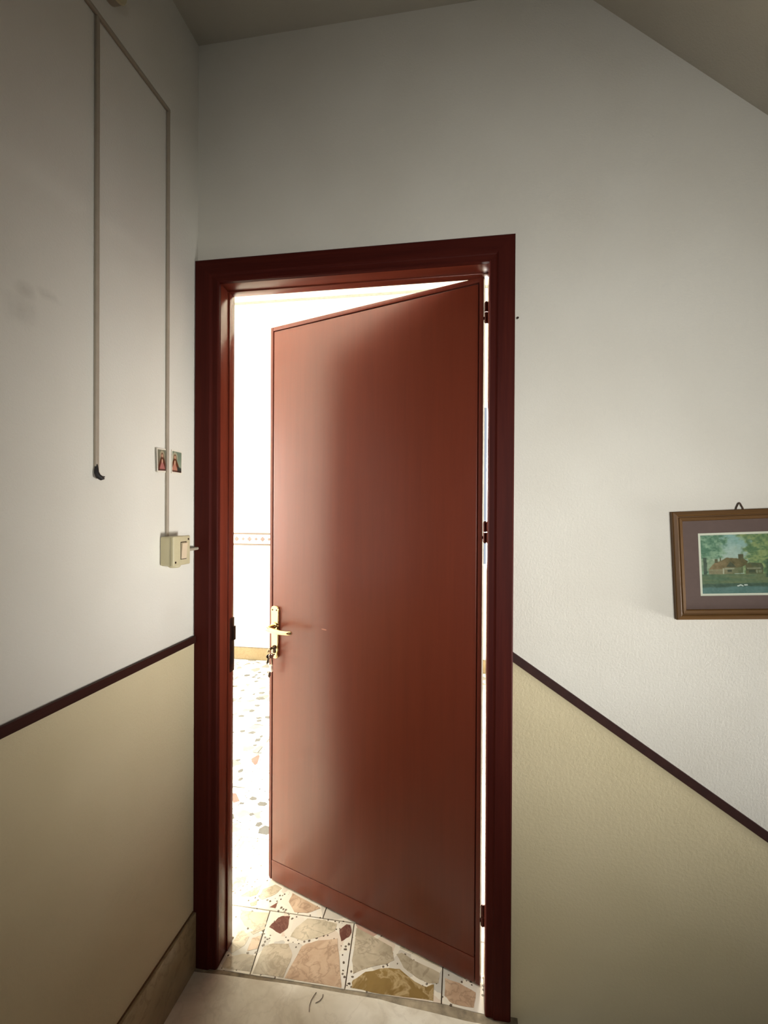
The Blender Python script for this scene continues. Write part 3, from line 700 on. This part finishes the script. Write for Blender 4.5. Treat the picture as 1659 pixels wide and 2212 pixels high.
frame_bar((-1, 1), (1, 1), fwood); frame_bar((1, 1), (1, -1), fwoodz); frame_bar((1, -1), (-1, -1), fwood); frame_bar((-1, -1), (-1, 1), fwoodz)
mat_m = plain('mat_board', srgb(100, 82, 75), .8, var=.05, scale=90)
AL, AR, AT, AB = -.0975, .0975, .0775, -.0765
bm = bmesh.new(); ix, iz = FW / 2 - .0255, FH / 2 - .0255; bo = .0058
add_box(bm, -ix, AL - bo, -.006, -.003, -iz, iz); add_box(bm, AR + bo, ix, -.006, -.003, -iz, iz)
add_box(bm, AL - bo, AR + bo, -.006, -.003, AT + bo, iz); add_box(bm, AL - bo, AR + bo, -.006, -.003, -iz, AB - bo)
bm_obj('mat_board', bm, mat_m, pe)
bm = bmesh.new(); pale = plain('print_margin', srgb(214, 218, 196), .7, var=.02)
add_box(bm, AL - bo, AR + bo, -.0045, -.0035, AB - bo, AB); add_box(bm, AL - bo, AR + bo, -.0045, -.0035, AT, AT + bo)
add_box(bm, AL - bo, AL, -.0045, -.0035, AB, AT); add_box(bm, AR, AR + bo, -.0045, -.0035, AB, AT)
bm_obj('print_margin', bm, pale, pe)
# the painting itself: trees, a low gabled house, lawn and water
_ng = [np.random.rand(k, k) for k in (9, 17, 33, 65)]
def vn(u, v, o):
    g = _ng[o]; n = g.shape[0] - 1; x = min(max(u, 0), .999) * n; y = min(max(v, 0), .999) * n; i, j = int(x), int(y); fx, fy = x - i, y - j
    fx = fx * fx * (3 - 2 * fx); fy = fy * fy * (3 - 2 * fy)
    return (g[j, i] * (1 - fx) + g[j, i + 1] * fx) * (1 - fy) + (g[j + 1, i] * (1 - fx) + g[j + 1, i + 1] * fx) * fy
def fbm(u, v): return .4 * vn(u, v, 0) + .3 * vn(u, v, 1) + .2 * vn(u, v, 2) + .1 * vn(u, v, 3)
def inpoly(x, y, P):
    c = False; n = len(P)
    for i in range(n):
        x1_, y1_ = P[i]; x2_, y2_ = P[(i + 1) % n]
        if (y1_ > y) != (y2_ > y) and x < (x2_ - x1_) * (y - y1_) / (y2_ - y1_) + x1_: c = not c
    return c
U = lambda x: (x - 140) / 1773.0
V = lambda y: (y - 215) / 1285.0
PL = lambda pts: [(U(a), V(b)) for a, b in pts]
roof = PL([(300, 965), (390, 860), (440, 820), (560, 790), (690, 715), (950, 740), (1060, 745), (1150, 805), (1110, 880), (1000, 930), (620, 960)])
gable = PL([(680, 920), (775, 800), (900, 925)])
wallp = PL([(290, 965), (620, 955), (1040, 900), (1040, 1060), (640, 1085), (290, 1085)])
annex = PL([(1100, 870), (1180, 830), (1440, 850), (1480, 930), (1460, 1080), (1100, 1080)])
def paint(u, v):
    n = fbm(u, v); n2 = fbm((u * 1.7 + .13) % 1, (v * 1.7 + .31) % 1)
    c = lerp((140, 182, 172), (176, 200, 184), sm(.0, .40, v) + (n - .5) * .8)
    lt = sm(.12, -.10, (u - .30 - .10 * (n - .5) * 4 - .08 * sm(.0, .4, v)))
    lt = 1 - sm(.26, .40, u + (n - .5) * .45 + .10 * sm(.1, .45, v))
    c = lerp(c, lerp((74, 122, 90), (140, 176, 140), sm(.32, .7, n2)), lt * .95)
    rt = sm(.46, .58, u + (n - .5) * .35)
    c = lerp(c, lerp((82, 120, 74), (146, 166, 102), sm(.3, .7, n2 + .15 * (u - .5))), rt * .97)
    if v > .36 and v < .62:
        gl = sm(.36, .46, v) * (1 - sm(.20, .32, abs(u - .24)))
        c = lerp(c, (168, 178, 140), .55 * gl)
    if abs(u - .045 - .02 * (n - .5)) < .022 and .38 < v < .68: c = lerp(c, (44, 66, 48), .75)
    if inpoly(u, v, wallp): c = lerp((136, 132, 96), (98, 112, 72), sm(.25, .55, u) + (n2 - .5))
    if inpoly(u, v, annex): c = lerp((104, 104, 64), (78, 92, 58), sm(.35, .65, n2))
    if inpoly(u, v, roof): c = lerp((140, 122, 82), (92, 88, 46), sm(.1, .55, u) + (n2 - .5) * 1.2)
    for (a, b, e_, f_) in ((430, 500, 740, 830), (545, 575, 720, 790), (945, 1055, 650, 760)):
        if U(a) < u < U(b) and V(e_) < v < V(f_): c = (84, 86, 52)
    if inpoly(u, v, gable): c = lerp(c, (66, 76, 50), .85)
    for (a, b, e_, f_, col) in ((700, 800, 980, 1035, (46, 62, 42)), (640, 850, 940, 972, (160, 168, 140)), (600, 628, 950, 1105, (196, 204, 176)), (1160, 1300, 990, 1045, (48, 66, 40)),
                                (1120, 1420, 945, 970, (150, 158, 128)), (1320, 1345, 990, 1070, (158, 170, 136)), (1370, 1440, 1000, 1060, (132, 148, 110)), (290, 590, 975, 1000, (150, 150, 112))):
        if U(a) < u < U(b) and V(e_) < v < V(f_): c = lerp(c, col, .75 + .25 * (n2 - .5))
    if v > V(1080): c = lerp((82, 112, 80), (112, 126, 84), sm(.25, .75, fbm((u * .5) % 1, (v * 3) % 1) + .3 * (u - .4)))
    if u > .76 and .42 < v < .74: c = lerp(c, (54, 82, 56), .8 * sm(.76, .82, u + (n - .5) * .1))
    if v > V(1275): c = lerp(c, (58, 88, 70), .85 * sm(V(1270), V(1300), v + (n - .5) * .02))
    if v > V(1340): c = lerp(c, lerp((78, 124, 116), (104, 136, 128), n2), .9 * sm(V(1335), V(1385), v + (n - .5) * .06) * (1 - .5 * sm(.75, .95, u)))
    if (U(900) < u < U(1030) and abs(v - V(1330) - .006 * math.sin(u * 90)) < .010) or (U(1050) < u < U(1125) and abs(v - V(1318)) < .011): c = (214, 226, 214)
    k = (fbm((u * 2.9 + .5) % 1, (v * 2.9 + .2) % 1) - .5) * 34
    return tuple(min(255, max(0, x * .93 + k)) for x in c)
color_grid('print', AR - AL, AT - AB, 190, 150, paint, vcol('painting_print', .5), pe, 'xz', ((AL + AR) / 2, -.0042, (AT + AB) / 2))
box('backing', -ix, ix, -.003, -.0005, -iz, iz, plain('backing_card', srgb(150, 130, 100), .8), pe)
gm = bpy.data.materials.new('picture_glass'); gm.use_nodes = True; nt = gm.node_tree; nt.nodes.clear()
o_ = nt.nodes.new('ShaderNodeOutputMaterial'); tr = nt.nodes.new('ShaderNodeBsdfTransparent'); gs = nt.nodes.new('ShaderNodeBsdfGlossy'); mx = nt.nodes.new('ShaderNodeMixShader'); fz = None
gs.inputs['Roughness'].default_value = .03
mx.inputs[0].default_value = 0.04; nt.links.new(tr.outputs[0], mx.inputs[1]); nt.links.new(gs.outputs[0], mx.inputs[2]); nt.links.new(mx.outputs[0], o_.inputs[0])
box('glass_pane', -ix, ix, -.0085, -.0070, -iz, iz, gm, pe)
bm = bmesh.new(); zt = FH / 2
add_tube(bm, [(-.009, -.004, zt - .002), (-.0075, -.004, zt + .004), (-.002, -.004, zt + .0155), (0, -.004, zt + .0175), (.002, -.004, zt + .0155), (.0075, -.004, zt + .004), (.009, -.004, zt - .002)], .0014, 8)
bm_obj('hanging_ring', bm, MT['dark_metal'], pe, True)
# nail that carries the painting, and a stray nail beside the casing
def nail(loc, length, r, label):
    bm = bmesh.new(); add_tube(bm, [(0, .004, 0), (0, -length, 0)], r, 8); add_tube(bm, [(0, -length, 0), (0, -length - .0015, 0)], r * 1.9, 10)
    o = bm_obj('nail', bm, MT['dark_metal'], None, True); o.location = loc; tag(o, label, 'nail'); return o
nail((0.9735, 0.0, 1.970), .005, .0016, 'small nail in the wall beside the upper right door casing')

# thin threads lying on the slab by the sill
def thread(pts, label):
    o = tube('thread', [(x, y, .0009) for x, y in pts], .0007, MT['dark_metal'], None, 5); tag(o, label, 'thread', None, 'loose threads on the landing slab')
thread([(.405, -.030), (.401, -.040), (.397, -.055), (.397, -.070), (.401, -.086)], 'longer dark thread lying on the marble slab near the sill')
thread([(.426, -.032), (.427, -.042), (.422, -.052), (.412, -.060)], 'short curled dark thread on the marble slab near the sill')
